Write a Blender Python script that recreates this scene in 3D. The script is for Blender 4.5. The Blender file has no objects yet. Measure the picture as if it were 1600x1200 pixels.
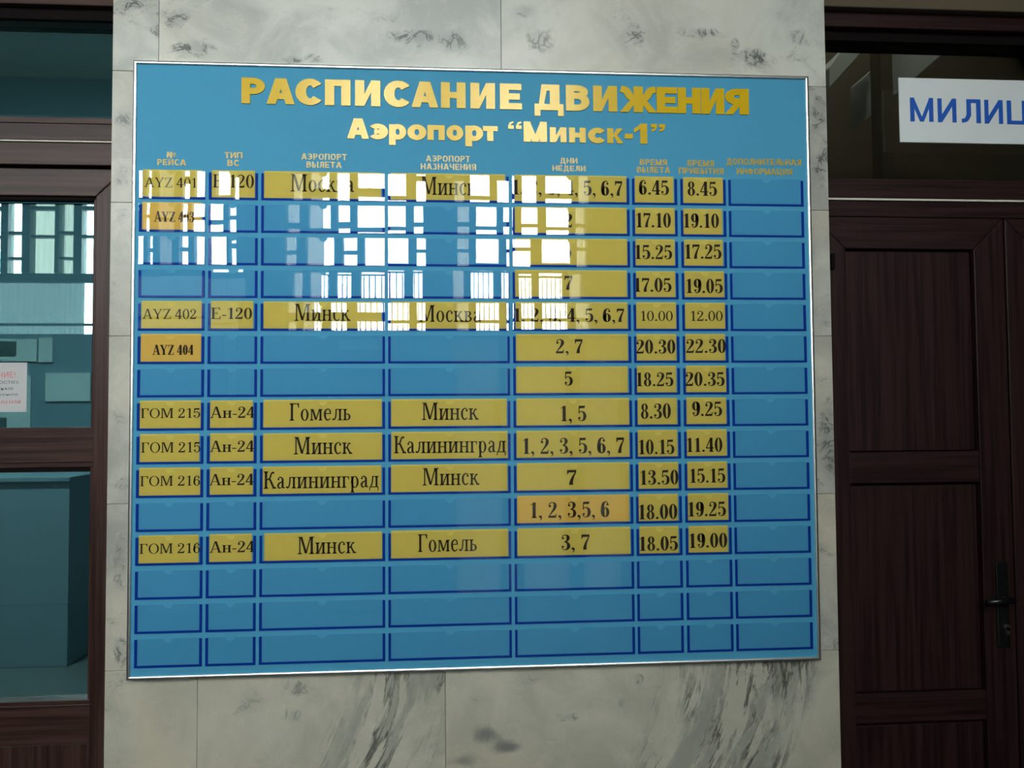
import bpy, bmesh, math, random
from mathutils import Vector, Matrix
scene = bpy.context.scene
COL = scene.collection
random.seed(7)

# ------------------------------------------------------------------ camera
EYE = 1.58
YAW, PITCH, ROLL, FPX = 0.07113, 0.03891, -0.007037, 1250.0
CAM = Vector((-0.0706, -2.0468, EYE - 0.0306))
fwd = Vector((math.sin(YAW) * math.cos(PITCH), math.cos(YAW) * math.cos(PITCH), math.sin(PITCH)))
rgt0 = Vector((math.cos(YAW), -math.sin(YAW), 0))
up0 = rgt0.cross(fwd)
RGT = rgt0 * math.cos(ROLL) + up0 * math.sin(ROLL)
UP = -rgt0 * math.sin(ROLL) + up0 * math.cos(ROLL)
cd = bpy.data.cameras.new('camera')
cd.sensor_width = 36.0
cd.lens = 36.0 * FPX / 1600.0
cd.clip_start = 0.01
cam = bpy.data.objects.new('camera', cd)
COL.objects.link(cam)
m = Matrix((RGT, UP, -fwd)).transposed().to_4x4()
m.translation = CAM
cam.matrix_world = m
scene.camera = cam

def at(px, py, Y):
    """point of the photograph on the vertical plane y = Y, as (x, z)"""
    d = fwd + RGT * ((px - 800) / FPX) + UP * ((600 - py) / FPX)
    p = CAM + d * ((Y - CAM.y) / d.y)
    return p.x, p.z

# ------------------------------------------------------------------ world and exposure
SKY = 29.0
w = bpy.data.worlds.new('overcast_sky')
scene.world = w
w.use_nodes = True
nt = w.node_tree
bg = nt.nodes['Background']
tc = nt.nodes.new('ShaderNodeTexCoord')
sp = nt.nodes.new('ShaderNodeSeparateXYZ')
cr = nt.nodes.new('ShaderNodeValToRGB')
nt.links.new(tc.outputs['Generated'], sp.inputs[0])
nt.links.new(sp.outputs['Z'], cr.inputs[0])
nt.links.new(cr.outputs[0], bg.inputs[0])
e = cr.color_ramp.elements
e[0].position = 0.0; e[0].color = (0.16, 0.17, 0.15, 1)
e[1].position = 0.04; e[1].color = (0.98, 1.0, 0.985, 1)
bg.inputs[1].default_value = SKY
vs = scene.view_settings
vs.view_transform = 'Standard'
vs.look = 'None'
vs.gamma = 1.0
vs.use_curve_mapping = False
vs.exposure = 0.0

L = 4.6
VEST_W, OFF_W = 1250.0, 80.0      # added fill lamps behind the glazed bays, watts
BACK = -L      # inner face of the window wall behind the camera
CEIL = 4.9
SILL, HEAD = at(500, 515, L)[1], at(700, 62, L)[1]
def portal(x0, x1, z0, z1):
    l = bpy.data.lights.new('window_portal', 'AREA')
    l.shape = 'RECTANGLE'; l.size = x1 - x0; l.size_y = z1 - z0
    l.cycles.is_portal = True
    o = bpy.data.objects.new('window_portal', l)
    o.location = ((x0 + x1) / 2, BACK - 0.32, (z0 + z1) / 2)
    o.rotation_euler = (math.radians(90), 0, 0)     # faces +y, into the hall
    COL.objects.link(o)

# ------------------------------------------------------------------ mesh helpers
class MB:
    def __init__(s): s.v = []; s.f = []
    def box(s, x0, x1, y0, y1, z0, z1):
        b = len(s.v)
        s.v += [(x, y, z) for x in (x0, x1) for y in (y0, y1) for z in (z0, z1)]
        s.f += [tuple(b + i for i in q) for q in ((0,1,3,2),(4,6,7,5),(0,4,5,1),(2,3,7,6),(0,2,6,4),(1,5,7,3))]
        return s
    def prism(s, pts, y0, y1):
        """polygon in (x, z), counter-clockwise seen from -y, pulled from y0 (front) to y1 (back)"""
        b = len(s.v); n = len(pts)
        s.v += [(x, y0, z) for x, z in pts] + [(x, y1, z) for x, z in pts]
        s.f.append(tuple(range(b, b + n)))
        s.f.append(tuple(b + n + i for i in reversed(range(n))))
        for i in range(n):
            j = (i + 1) % n
            s.f.append((b + i, b + n + i, b + n + j, b + j))
        return s
    def flat(s, pts, y):
        b = len(s.v)
        s.v += [(x, y, z) for x, z in pts]
        s.f.append(tuple(range(b, b + len(pts))))
        return s
    def tube(s, a, b_, r, n=12):
        a = Vector(a); b_ = Vector(b_); d = (b_ - a).normalized()
        u = d.orthogonal().normalized(); v = d.cross(u); k = len(s.v)
        for p in (a, b_):
            s.v += [tuple(p + u * r * math.cos(t * 2 * math.pi / n) + v * r * math.sin(t * 2 * math.pi / n)) for t in range(n)]
        for i in range(n):
            j = (i + 1) % n
            s.f.append((k + i, k + j, k + n + j, k + n + i))
        s.f.append(tuple(k + i for i in reversed(range(n)))); s.f.append(tuple(k + n + i for i in range(n)))
        return s
    def build(s, name, mat, parent=None, bevel=0.0, seg=2, smooth=False):
        me = bpy.data.meshes.new(name)
        me.from_pydata(s.v, [], s.f)
        if bevel:
            bm = bmesh.new(); bm.from_mesh(me)
            bmesh.ops.recalc_face_normals(bm, faces=bm.faces)
            bmesh.ops.bevel(bm, geom=list(bm.edges), offset=bevel, segments=seg, affect='EDGES', profile=0.5)
            bm.to_mesh(me); bm.free()
        me.materials.append(mat)
        if smooth:
            for p in me.polygons: p.use_smooth = True
        o = bpy.data.objects.new(name, me)
        COL.objects.link(o)
        if parent: o.parent = parent
        return o
def box(name, mat, x0, x1, y0, y1, z0, z1, parent=None, bevel=0.0):
    return MB().box(min(x0, x1), max(x0, x1), y0, y1, min(z0, z1), max(z0, z1)).build(name, mat, parent, bevel)
def empty(name, loc=(0, 0, 0), kind=None):
    o = bpy.data.objects.new(name, None); o.location = loc; o.empty_display_size = 0.1
    COL.objects.link(o)
    if kind: o['kind'] = kind
    return o
def tag(o, label, cat, group=None):
    o['label'] = label; o['category'] = cat
    if group: o['group'] = group
    return o
def struct(o): o['kind'] = 'structure'; return o
def child(o, parent):
    """parent without moving: the parent's origin may be away from 0"""
    o.parent = parent; o.matrix_parent_inverse = Matrix.Translation(-Vector(parent.location)); return o

# ------------------------------------------------------------------ materials
def mat(name, color, rough=0.5, metal=0.0, spec=0.5, coat=0.0):
    ma = bpy.data.materials.new(name); ma.use_nodes = True
    p = ma.node_tree.nodes['Principled BSDF']
    p.inputs['Base Color'].default_value = (*color, 1)
    p.inputs['Roughness'].default_value = rough
    p.inputs['Metallic'].default_value = metal
    p.inputs['Specular IOR Level'].default_value = spec
    p.inputs['Coat Weight'].default_value = coat
    return ma
class N:
    def __init__(s, ma): s.t = ma.node_tree; s.p = s.t.nodes['Principled BSDF']
    def new(s, ty, **kw):
        n = s.t.nodes.new(ty)
        for k, v in kw.items():
            if k.startswith('i_'): n.inputs[k[2:].replace('_', ' ')].default_value = v
            else: setattr(n, k, v)
        return n
    def link(s, a, b): s.t.links.new(a, b)
    def math(s, op, a, b=None, clamp=False):
        n = s.t.nodes.new('ShaderNodeMath'); n.operation = op; n.use_clamp = clamp
        for i, q in enumerate((a, b)):
            if q is None: continue
            if isinstance(q, (int, float)): n.inputs[i].default_value = q
            else: s.link(q, n.inputs[i])
        return n.outputs[0]
    def ramp(s, src, lo, hi, a=0.0, b=1.0):
        n = s.t.nodes.new('ShaderNodeMapRange'); n.interpolation_type = 'SMOOTHSTEP'
        s.link(src, n.inputs[0])
        for i, q in enumerate((lo, hi, a, b)): n.inputs[i + 1].default_value = q
        return n.outputs[0]
    def mix(s, fac, a, b):
        n = s.t.nodes.new('ShaderNodeMix'); n.data_type = 'RGBA'
        for i, q in ((0, fac), (6, a), (7, b)):
            if isinstance(q, (int, float)): n.inputs[i].default_value = q
            elif isinstance(q, tuple): n.inputs[i].default_value = (*q, 1)
            else: s.link(q, n.inputs[i])
        return n.outputs[2]
    def coords(s, loc=(0, 0, 0), rot=(0, 0, 0), scale=(1, 1, 1)):
        c = s.new('ShaderNodeTexCoord'); mp = s.new('ShaderNodeMapping')
        mp.inputs[1].default_value = loc; mp.inputs[2].default_value = rot; mp.inputs[3].default_value = scale
        s.link(c.outputs['Object'], mp.inputs[0]); return mp.outputs[0]
    def noise(s, vec, scale, detail=4, rough=0.55, dist=0.0):
        n = s.new('ShaderNodeTexNoise'); s.link(vec, n.inputs['Vector'])
        n.inputs['Scale'].default_value = scale; n.inputs['Detail'].default_value = detail
        n.inputs['Roughness'].default_value = rough; n.inputs['Distortion'].default_value = dist
        return n.outputs['Fac']

def marble(name, seed, flow=None, blotch=1.0, warm=0.0, blobs=(), smoke=(), tone=((0.38, 0.39, 0.365), (0.57, 0.57, 0.52))):
    ma = mat(name, (0.5, 0.5, 0.46), 0.28, spec=0.35); n = N(ma)
    off = (seed * 3.17, seed * 1.3, seed * 5.71)
    v = n.coords(loc=off)
    # cloudy ground, greenish grey to cream
    g = n.noise(v, 5.0, 6, 0.6, 0.6)
    base = n.mix(n.ramp(g, 0.35, 0.65), *tone)
    wm = n.noise(v, 2.2, 3, 0.5, 0.3)
    base = n.mix(n.math('MULTIPLY', n.ramp(wm, 0.42, 0.7), 0.35 + warm), base, (0.56, 0.49, 0.37))
    # pale fine veins
    pv = n.noise(v, 7.0, 5, 0.6, 1.2)
    pl = n.ramp(n.math('ABSOLUTE', n.math('SUBTRACT', pv, 0.5)), 0.0, 0.012, 1.0, 0.0)
    base = n.mix(n.math('MULTIPLY', pl, 0.13), base, (0.72, 0.73, 0.68))
    # grey clouds
    c1 = n.noise(n.coords(loc=(off[0] + 9, 0, off[2]), scale=(1, 1, 1.5)), 6.5, 5, 0.62, 0.5)
    cl = n.ramp(c1, 0.57, 0.72)
    base = n.mix(n.math('MULTIPLY', cl, 0.50 * blotch), base, (0.17, 0.185, 0.18))
    # dark crackled vein lines inside the clouds
    r = n.noise(v, 15.0, 4, 0.62, 1.6)
    ln = n.ramp(n.math('ABSOLUTE', n.math('SUBTRACT', r, 0.5)), 0.0, 0.035, 1.0, 0.0)
    msk = n.ramp(c1, 0.58, 0.69)
    base = n.mix(n.math('MULTIPLY', n.math('MULTIPLY', ln, msk), 0.8 * blotch), base, (0.03, 0.035, 0.036))
    # clusters at their own places on the slab: (x, z, rx, rz, strength)
    sepn = n.new('ShaderNodeSeparateXYZ'); n.link(n.coords(), sepn.inputs[0])
    if blobs:
        rr = n.noise(v, 17.0, 4, 0.6, 1.2)
        l2 = n.ramp(n.math('ABSOLUTE', n.math('SUBTRACT', rr, 0.5)), 0.008, 0.05, 1.0, 0.0)
        wob = n.math('MULTIPLY', n.math('SUBTRACT', n.noise(v, 13.0, 7, 0.72, 0.8), 0.5), 3.4)
        tot = None
        for (bx, bz, rx, rz, st) in blobs:
            dx = n.math('DIVIDE', n.math('SUBTRACT', sepn.outputs['X'], bx), rx)
            dz = n.math('DIVIDE', n.math('SUBTRACT', sepn.outputs['Z'], bz), rz)
            d = n.math('SQRT', n.math('ADD', n.math('MULTIPLY', dx, dx), n.math('MULTIPLY', dz, dz)))
            k = n.math('MULTIPLY', n.ramp(n.math('ADD', d, wob), 0.2, 1.25, 1.0, 0.0), st)
            tot = k if tot is None else n.math('MAXIMUM', tot, k)
        base = n.mix(n.math('MULTIPLY', tot, 0.42), base, (0.19, 0.205, 0.20))
        base = n.mix(n.math('MULTIPLY', n.math('MULTIPLY', tot, l2), 0.8), base, (0.035, 0.04, 0.042))
    for (bx, bz, rx, rz, st) in smoke:
        wob = n.math('MULTIPLY', n.math('SUBTRACT', n.noise(v, 10.0, 4, 0.6, 0.4), 0.5), 2.6)
        dx = n.math('DIVIDE', n.math('SUBTRACT', sepn.outputs['X'], bx), rx)
        dz = n.math('DIVIDE', n.math('SUBTRACT', sepn.outputs['Z'], bz), rz)
        d = n.math('SQRT', n.math('ADD', n.math('MULTIPLY', dx, dx), n.math('MULTIPLY', dz, dz)))
        base = n.mix(n.math('MULTIPLY', n.ramp(n.math('ADD', d, wob), 0.1, 1.2, 1.0, 0.0), st), base, (0.13, 0.135, 0.135))
    # flowing veins: bands (centre x at z = 0.8, half width, slope dx/dz)
    if flow:
        for k, (xc, hw, sl, zc) in enumerate(flow):
            # across-band coordinate bends with height
            zz = n.math('SUBTRACT', sepn.outputs['Z'], zc)
            bend = n.math('ADD', n.math('MULTIPLY', zz, sl), n.math('MULTIPLY', n.math('MULTIPLY', zz, zz), -0.9))
            xs = n.math('SUBTRACT', n.math('SUBTRACT', sepn.outputs['X'], xc), bend)
            cmb = n.new('ShaderNodeCombineXYZ')
            n.link(xs, cmb.inputs[0]); n.link(n.math('MULTIPLY', sepn.outputs['Z'], 0.16), cmb.inputs[2])
            cmb.inputs[1].default_value = seed + k * 2.3
            f = n.noise(cmb.outputs[0], 24.0, 6, 0.66, 0.25)
            rl = n.ramp(n.math('ABSOLUTE', n.math('SUBTRACT', f, 0.5)), 0.004, 0.045, 1.0, 0.0)
            soft = n.ramp(f, 0.44, 0.60)
            edge = n.math('ADD', n.math('ABSOLUTE', xs), n.math('MULTIPLY', n.math('SUBTRACT', n.noise(v, 5, 3), 0.5), 0.10))
            mk = n.ramp(edge, hw * 0.55, hw, 1.0, 0.0)
            brk = n.ramp(n.noise(n.coords(loc=off, scale=(1, 1, 0.5)), 9.0, 4, 0.6), 0.40, 0.60)
            base = n.mix(n.math('MULTIPLY', n.math('MULTIPLY', soft, mk), 0.6), base, (0.23, 0.235, 0.205))
            base = n.mix(n.math('MULTIPLY', n.math('MULTIPLY', n.math('MULTIPLY', rl, mk), brk), 0.85), base, (0.045, 0.048, 0.042))
    n.link(base, n.p.inputs['Base Color'])
    b = n.new('ShaderNodeBump'); b.inputs['Strength'].default_value = 0.03
    n.link(g, b.inputs['Height']); n.link(b.outputs[0], n.p.inputs['Normal'])
    return ma

def pvc(name, color, vertical=True, rough=0.35):
    ma = mat(name, color, rough, spec=0.22); n = N(ma)
    v = n.coords(scale=(90, 90, 2.5) if vertical else (2.5, 90, 90))
    f = n.noise(v, 1.0, 4, 0.6, 0.2)
    c2 = tuple(c * 1.7 + 0.003 for c in color); c1 = tuple(c * 0.65 for c in color)
    n.link(n.mix(n.ramp(f, 0.3, 0.7), c1, c2), n.p.inputs['Base Color'])
    b = n.new('ShaderNodeBump'); b.inputs['Strength'].default_value = 0.08; b.inputs['Distance'].default_value = 0.002
    n.link(f, b.inputs['Height']); n.link(b.outputs[0], n.p.inputs['Normal'])
    return ma

def clear(name, tint, refl_tint, mult, ior=1.5, rough=0.0, minf=0.0):
    """thin sheet: mirror by Fresnel over see-through, tinted"""
    ma = bpy.data.materials.new(name); ma.use_nodes = True; t = ma.node_tree
    t.nodes.clear()
    out = t.nodes.new('ShaderNodeOutputMaterial'); mx = t.nodes.new('ShaderNodeMixShader')
    tr = t.nodes.new('ShaderNodeBsdfTransparent'); tr.inputs[0].default_value = (*tint, 1)
    gl = t.nodes.new('ShaderNodeBsdfGlossy'); gl.inputs['Roughness'].default_value = rough
    gl.inputs[0].default_value = (*refl_tint, 1)
    fr = t.nodes.new('ShaderNodeFresnel'); fr.inputs[0].default_value = ior
    ml = t.nodes.new('ShaderNodeMath'); ml.operation = 'MULTIPLY_ADD'; ml.use_clamp = True
    ml.inputs[1].default_value = mult; ml.inputs[2].default_value = minf
    t.links.new(fr.outputs[0], ml.inputs[0]); t.links.new(ml.outputs[0], mx.inputs[0])
    t.links.new(tr.outputs[0], mx.inputs[1]); t.links.new(gl.outputs[0], mx.inputs[2])
    t.links.new(mx.outputs[0], out.inputs[0])
    return ma

def mottled(name, color, amount=0.15, scale=30, rough=0.8, spec=0.3):
    ma = mat(name, color, rough, spec=spec); n = N(ma)
    f = n.noise(n.coords(), scale, 4, 0.6)
    n.link(n.mix(f, tuple(c * (1 - amount) for c in color), tuple(c * (1 + amount) for c in color)), n.p.inputs['Base Color'])
    return ma

M_BOARD = mottled('board_blue', (0.068, 0.300, 0.485), 0.04, 60, 0.75, 0.15)
M_TAPE = mat('tape_blue', (0.0, 0.036, 0.30), 0.6, spec=0.08)
M_GOLD = mat('gold_letter', (0.64, 0.41, 0.01), 0.18, 0.035, spec=0.36)
M_GOLD2 = mat('gold_small_letter', (0.50, 0.34, 0.04), 0.3, spec=0.55)
M_CHROME = mat('polished_aluminium', (0.96, 0.965, 0.97), 0.30, 1.0)
M_CARD = mottled('card_yellow', (0.56, 0.455, 0.095), 0.06, 40, 0.7, 0.2)
M_CARD2 = mottled('card_orange', (0.62, 0.42, 0.09), 0.06, 25, 0.7, 0.2)
M_INK = mat('ink', (0.022, 0.012, 0.008), 0.7, spec=0.2)
M_COVER = clear('clear_pocket', (0.93, 0.935, 0.94), (1, 1, 1), 1.3, 1.5)
M_BROWN_H = pvc('brown_pvc_rail', (0.034, 0.016, 0.0135), False)
M_BROWN_V = pvc('brown_pvc_stile', (0.034, 0.016, 0.0135), True)
M_DARK_H = pvc('dark_brown_rail', (0.017, 0.006, 0.006), False, 0.45)
M_DARK_V = pvc('dark_brown_stile', (0.017, 0.006, 0.006), True, 0.45)
M_SEAL = mat('black_seal', (0.006, 0.004, 0.004), 0.8, spec=0.08)
M_LINE = mat('pale_metal_strip', (0.62, 0.60, 0.50), 0.6, 0.0)
M_GLASS_L = clear('teal_coated_glass', (0.30, 0.42, 0.44), (0.62, 0.86, 0.88), 1.0, 1.5, 0.0, 0.24)
M_GLASS_R = clear('smoky_glass', (0.45, 0.45, 0.42), (0.9, 0.9, 0.85), 1.6)
M_SIGN = mat('white_sign', (0.72, 0.76, 0.77), 0.45)
M_SIGN_BLUE = mat('sign_blue', (0.01, 0.10, 0.50), 0.5)
M_PAPER = mat('white_paper', (0.47, 0.47, 0.48), 0.8)
M_RED = mat('red_print', (0.62, 0.16, 0.15), 0.8)
M_GREY = mat('grey_print', (0.16, 0.18, 0.17), 0.8)
M_WALL = mottled('hall_plaster', (0.42, 0.43, 0.40), 0.06, 8, 0.9)
M_WALLB = mottled('window_wall_paint', (0.22, 0.27, 0.27), 0.06, 6, 0.8)
M_TEAL = mottled('teal_wall_paint', (0.20, 0.29, 0.33), 0.10, 1.2, 0.85)
M_WALLD = mottled('hall_dark_panelling', (0.09, 0.12, 0.12), 0.1, 8, 0.7)
M_LINTEL = mottled('beige_lintel', (0.10, 0.075, 0.048), 0.08, 12, 0.8)
M_CEIL = mottled('ceiling_plaster', (0.55, 0.55, 0.52), 0.04, 5, 0.9)
M_FLOOR = mottled('granite_floor', (0.10, 0.10, 0.095), 0.3, 50, 0.3, 0.5)
M_WFRAME = mat('window_frame_green', (0.05, 0.085, 0.075), 0.5)
M_RAIL = mat('pale_railing', (0.08, 0.10, 0.11), 0.5)
M_HPANEL = mottled('light_hall_panel', (0.55, 0.60, 0.57), 0.05, 6, 0.7)
M_HANDLE = mat('dark_metal_handle', (0.05, 0.05, 0.055), 0.3, 0.9)
M_KEY = mat('bright_key_cylinder', (0.55, 0.53, 0.5), 0.3, 1.0)
M_PANE = clear('window_glass', (0.94, 0.96, 0.96), (1, 1, 1), 1.0)
M_COUNTER = mottled('cabinet_laminate', (0.19, 0.235, 0.26), 0.05, 6, 0.5)
def curtain_mat(name, ct, cdif):
    ma = bpy.data.materials.new(name); ma.use_nodes = True; t = ma.node_tree; t.nodes.clear()
    out = t.nodes.new('ShaderNodeOutputMaterial'); a = t.nodes.new('ShaderNodeBsdfTranslucent'); b = t.nodes.new('ShaderNodeBsdfDiffuse')
    mx = t.nodes.new('ShaderNodeMixShader'); mx.inputs[0].default_value = 0.4
    a.inputs[0].default_value = (*ct, 1); b.inputs[0].default_value = (*cdif, 1)
    t.links.new(a.outputs[0], mx.inputs[1]); t.links.new(b.outputs[0], mx.inputs[2]); t.links.new(mx.outputs[0], out.inputs[0])
    return ma
M_CURTAIN = curtain_mat('sheer_curtain', (0.29, 0.285, 0.245), (0.5, 0.5, 0.44))
M_CURTAIN2 = curtain_mat('bright_sheer_curtain', (0.62, 0.61, 0.52), (0.6, 0.6, 0.55))
M_FROST = curtain_mat('frosted_pane', (0.26, 0.27, 0.24), (0.5, 0.5, 0.46))
M_SHEET = curtain_mat('ribbed_plastic', (0.085, 0.105, 0.112), (0.25, 0.28, 0.3))

# ------------------------------------------------------------------ hall shell
HX = 8.0
GY = 0.15            # front plane of the door frames
VB = 6.0
struct(box('floor', M_FLOOR, -HX, HX, BACK - 0.4, VB, -0.15, 0.0))
struct(box('ceiling', M_CEIL, -HX, HX, BACK - 0.4, VB, CEIL, CEIL + 0.2))
struct(box('wall_left', M_WALL, -HX - 0.2, -HX, BACK - 0.4, VB, 0, CEIL))
struct(box('wall_right', M_WALL, HX, HX + 0.2, BACK - 0.4, VB, 0, CEIL))
struct(box('wall_vestibule', M_TEAL, -HX, 0, VB, VB + 0.2, 0, CEIL))
struct(box('wall_office', M_LINTEL, 0, HX, 2.4, 2.6, 0, CEIL))
struct(box('wall_partition', M_TEAL, -0.1, 0.0, 0.46, VB, 0, CEIL))
P_TOP = CEIL
LFX0, RFX1 = -2.75, 2.75       # outer ends of the two glazed bays
# front wall: everything round the two bays
mbw = MB()
mbw.box(-HX, LFX0, GY + 0.02, GY + 0.22, 0, CEIL).box(RFX1, HX, GY + 0.02, GY + 0.22, 0, CEIL)
mbw.box(LFX0, -0.90, GY + 0.02, GY + 0.22, 3.3, CEIL).box(0.90, RFX1, GY + 0.02, GY + 0.22, 3.3, CEIL)
struct(mbw.build('wall_front', M_WALL))

# window wall behind the camera, seen in the glossy covers and panes
def bx(px, py=450): return at(px, py, L)[0]
def bz(py, px=450): return at(px, py, L)[1]
GROUPS = [
    # x-range px of the group, head y px, [(x0, x1, kind)]
    (-290, 385, 158, [(-285,-240,'w'),(-227,-203,'n'),(-190,-145,'w'),(-132,-108,'n'),(-100,-58,'w'),(-45,-22,'n'),(-8,34,'wc'),(41,66,'nc'),(80,116,'w'),(128,150,'n'),(163,200,'w'),(210,223,'n'),(233,264,'wc'),(276,292,'n'),(303,340,'w'),(351,368,'n')]),
    (435, 651, 62, [(437,457,'nc'),(470,510,'wh'),(524,550,'n'),(564,618,'w'),(632,651,'n')]),
    (712, 926, 62, [(712,735,'nc'),(749,791,'w'),(803,829,'n'),(843,890,'w'),(902,926,'nc')]),
]
wb = MB()
FD = [bx(712, 560), bx(985, 560)]
wb.box(-HX, FD[0], BACK - 0.3, BACK, 0, SILL).box(FD[1], HX, BACK - 0.3, BACK, 0, SILL).box(FD[0], FD[1], BACK - 0.3, BACK, SILL - 0.06, SILL)
fdoor = struct(empty('door_3', ((FD[0] + FD[1]) / 2, BACK - 0.15, 0)))
for a_, b_ in ((712, 790), (800, 884), (912, 984)):
    child(MB().box(bx(a_, 560), bx(b_, 560), BACK - 0.16, BACK - 0.15, 0.05, SILL - 0.06).build('frosted_pane', M_FROST), fdoor)
for a_, b_ in ((790, 800), (884, 912), (984, 985)):
    child(MB().box(bx(a_, 560), bx(b_, 560), BACK - 0.2, BACK - 0.1, 0.0, SILL - 0.06).build('mullion', M_WFRAME), fdoor)
child(MB().box(FD[0], FD[1], BACK - 0.2, BACK - 0.1, 0.0, 0.05).build('sill', M_WFRAME), fdoor)
wb.box(-HX, HX, BACK - 0.3, BACK, HEAD, CEIL)
gx = [-HX]
for g in GROUPS: gx += [bx(g[0]), bx(g[1])]
gx[1] = max(gx[1], -HX)
gx.append(HX)
for i in range(0, len(gx), 2):
    if gx[i + 1] - gx[i] > 0.01: wb.box(gx[i], gx[i + 1], BACK - 0.3, BACK, SILL, HEAD)
hA = bz(GROUPS[0][2], 200)
wb.box(gx[1], gx[2], BACK - 0.3, BACK, hA, HEAD)
struct(wb.build('wall_back', M_WALLB))
wn = 3
for (g0, g1, hd, wins) in GROUPS:
    X0, X1 = max(bx(g0), -HX + 0.02), bx(g1); top = bz(hd, (g0 + g1) / 2)
    portal(X0, X1, SILL, top)
    root = struct(empty('window_%d' % wn, ((X0 + X1) / 2, BACK - 0.2, SILL))); wn += 1
    fr = MB(); ys = BACK - 0.20
    first = g0 < 0
    zlow = bz(409, 50) if first else SILL
    if first:                      # ribbed translucent sheeting under the first window band
        zs = bz(412, 50)
        for (u0, u1) in ((X0, bx(74)), (bx(129), X1)):
            sm = MB(); nn = int((u1 - u0) / 0.022); q = 0
            for i in range(nn + 1):
                x = u0 + (u1 - u0) * i / nn; yy = ys - 0.09 + 0.012 * (i % 2)
                sm.v += [(x, yy, SILL), (x, yy, zs)]
                if i: sm.f.append((2 * i - 2, 2 * i, 2 * i + 1, 2 * i - 1))
            child(sm.build('ribbed_sheet', M_SHEET), root)
        fr.box(X0, X1, ys - 0.03, ys + 0.03, bz(424, 50), bz(409, 50)); fr.box(X0, X1, ys - 0.02, ys + 0.02, bz(497, 50), bz(493, 50))
    prev = X0
    for (a, b, k) in wins:
        xa, xb = max(bx(a), X0), bx(b)
        if xa > prev: fr.box(prev, xa, ys - 0.05, ys + 0.05, zlow, top)
        prev = xb
        wide = k[0] == 'w'
        bars = [(346, .02), (413, .06), (495, .022), (298, .03), (205, .03), (150, .025)] if wide else [(383, .02), (418, .018), (495, .022), (340, .025), (262, .025), (190, .025)]
        for (py, t) in bars:
            z = bz(py, (a + b) / 2)
            if zlow < z < top - 0.05: fr.box(xa, xb, ys - 0.03, ys + 0.03, z - t / 2, z + t / 2)
        if 'c' in k or 'h' in k:
            xa -= 0.03; xe = xb + 0.02 if 'c' in k else (xa + xb) / 2 + 0.02
            cm = MB(); nn = 10
            zt = top - 0.02
            for i in range(nn):
                x0 = xa + (xe - xa) * i / nn; x1 = xa + (xe - xa) * (i + 1) / nn
                y0 = ys - 0.09 + 0.012 * (i % 2); y1 = ys - 0.09 + 0.012 * ((i + 1) % 2)
                q = len(cm.v); cm.v += [(x0, y0, zlow), (x1, y1, zlow), (x1, y1, zt), (x0, y0, zt)]; cm.f.append((q, q + 1, q + 2, q + 3))
            child(cm.build('curtain', M_CURTAIN if first else M_CURTAIN2), root)
    if prev < X1: fr.box(prev, X1, ys - 0.05, ys + 0.05, zlow, top)
    child(fr.build('window_frame', M_WFRAME), root)
    child(MB().box(X0, X1, ys - 0.004, ys, SILL, top).build('pane', M_PANE), root)
    rl = MB(); x = X0 + 0.05 if not first else X1 - 0.01; zr = bz(418, (g0 + g1) / 2)
    while x < X1:
        rl.box(x, x + 0.008, ys - 0.26, ys - 0.25, SILL - 0.05, zr); x += 0.042 + 0.016 * random.random()
    rl.box(X0 if not first else X1 - 0.02, X1, ys - 0.27, ys - 0.25, zr, zr + 0.015)
    child(rl.build('railing', M_RAIL), root)

# light wall bays and door frames low on the window wall
panels = struct(empty('trim_1', (0, BACK, 0)))
def bay(x0, x1, y0, y1, m_=None):
    cx = (x0 + x1) / 2
    z1 = at(cx, y0, L)[1]; z0 = max(at(cx, y1, L)[1], 0.02)
    child(box('wall_panel', m_ or M_HPANEL, bx(x0, 560), bx(x1, 560), BACK, BACK + 0.03, z0, z1), panels)
bay(1000, 1060, 540, 640)
bay(352, 376, 522, 680); bay(532, 596, 527, 545)

# ------------------------------------------------------------------ marble clad pier
PY = 0.02
pier = struct(box('wall_center', mottled('pier_core', (0.5, 0.49, 0.43), 0.1, 20), -0.908, 0.9, PY + 0.021, GY + 0.30, 0, P_TOP))
PXL = (at(176, 0, PY)[0] + at(165, 600, PY)[0] + at(166, 1200, PY)[0]) / 3
PXR = (at(1282, 0, PY)[0] + at(1305.5, 600, PY)[0] + at(1317, 1200, PY)[0]) / 3
def zz(yl, yr): return (at(185, yl, PY)[1] + at(1290, yr, PY)[1]) / 2
lv = [zz(114, 132), zz(319, 326), zz(528, 522), zz(790, 769), zz(1053, 1012)]
zb = lambda py, px: at(px, py, PY)[1]
xb_ = lambda px, py: at(px, py, PY)[0]
def B(px, py, rx, ry, st=1.0):
    x, z = at(px, py, PY); return (x, z, rx * 0.00166, ry * 0.00166, st)
mA = marble('marble_top_left', 1.0, warm=0.1)
mB_ = marble('marble_top_middle', 2.0, blotch=0.5, blobs=[B(645, 58, 34, 14), B(300, 75, 38, 14), B(275, 28, 18, 20, .9), B(705, 65, 24, 16, .8), B(490, 92, 14, 8), B(455, 93, 16, 6)])
mC = marble('marble_top_right', 3.6, blotch=0.5, blobs=[B(1090, 52, 36, 10), B(1180, 92, 40, 16), B(822, 18, 18, 12, .8), B(985, 56, 26, 18, .8), B(845, 65, 20, 18, .7), B(1250, 58, 22, 18, .6), B(1148, 75, 8, 12, .9)])
mD = marble('marble_flank', 4.2, blotch=1.0, blobs=[B(1278, 175, 13, 34), B(1284, 262, 13, 40), B(1294, 690, 13, 60, .8), B(192, 190, 12, 14, .8), B(188, 275, 13, 18, .8), B(188, 880, 12, 40, .6), B(188, 1020, 12, 22, .8)], tone=((0.33, 0.33, 0.30), (0.50, 0.49, 0.43)), warm=0.12)
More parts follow.
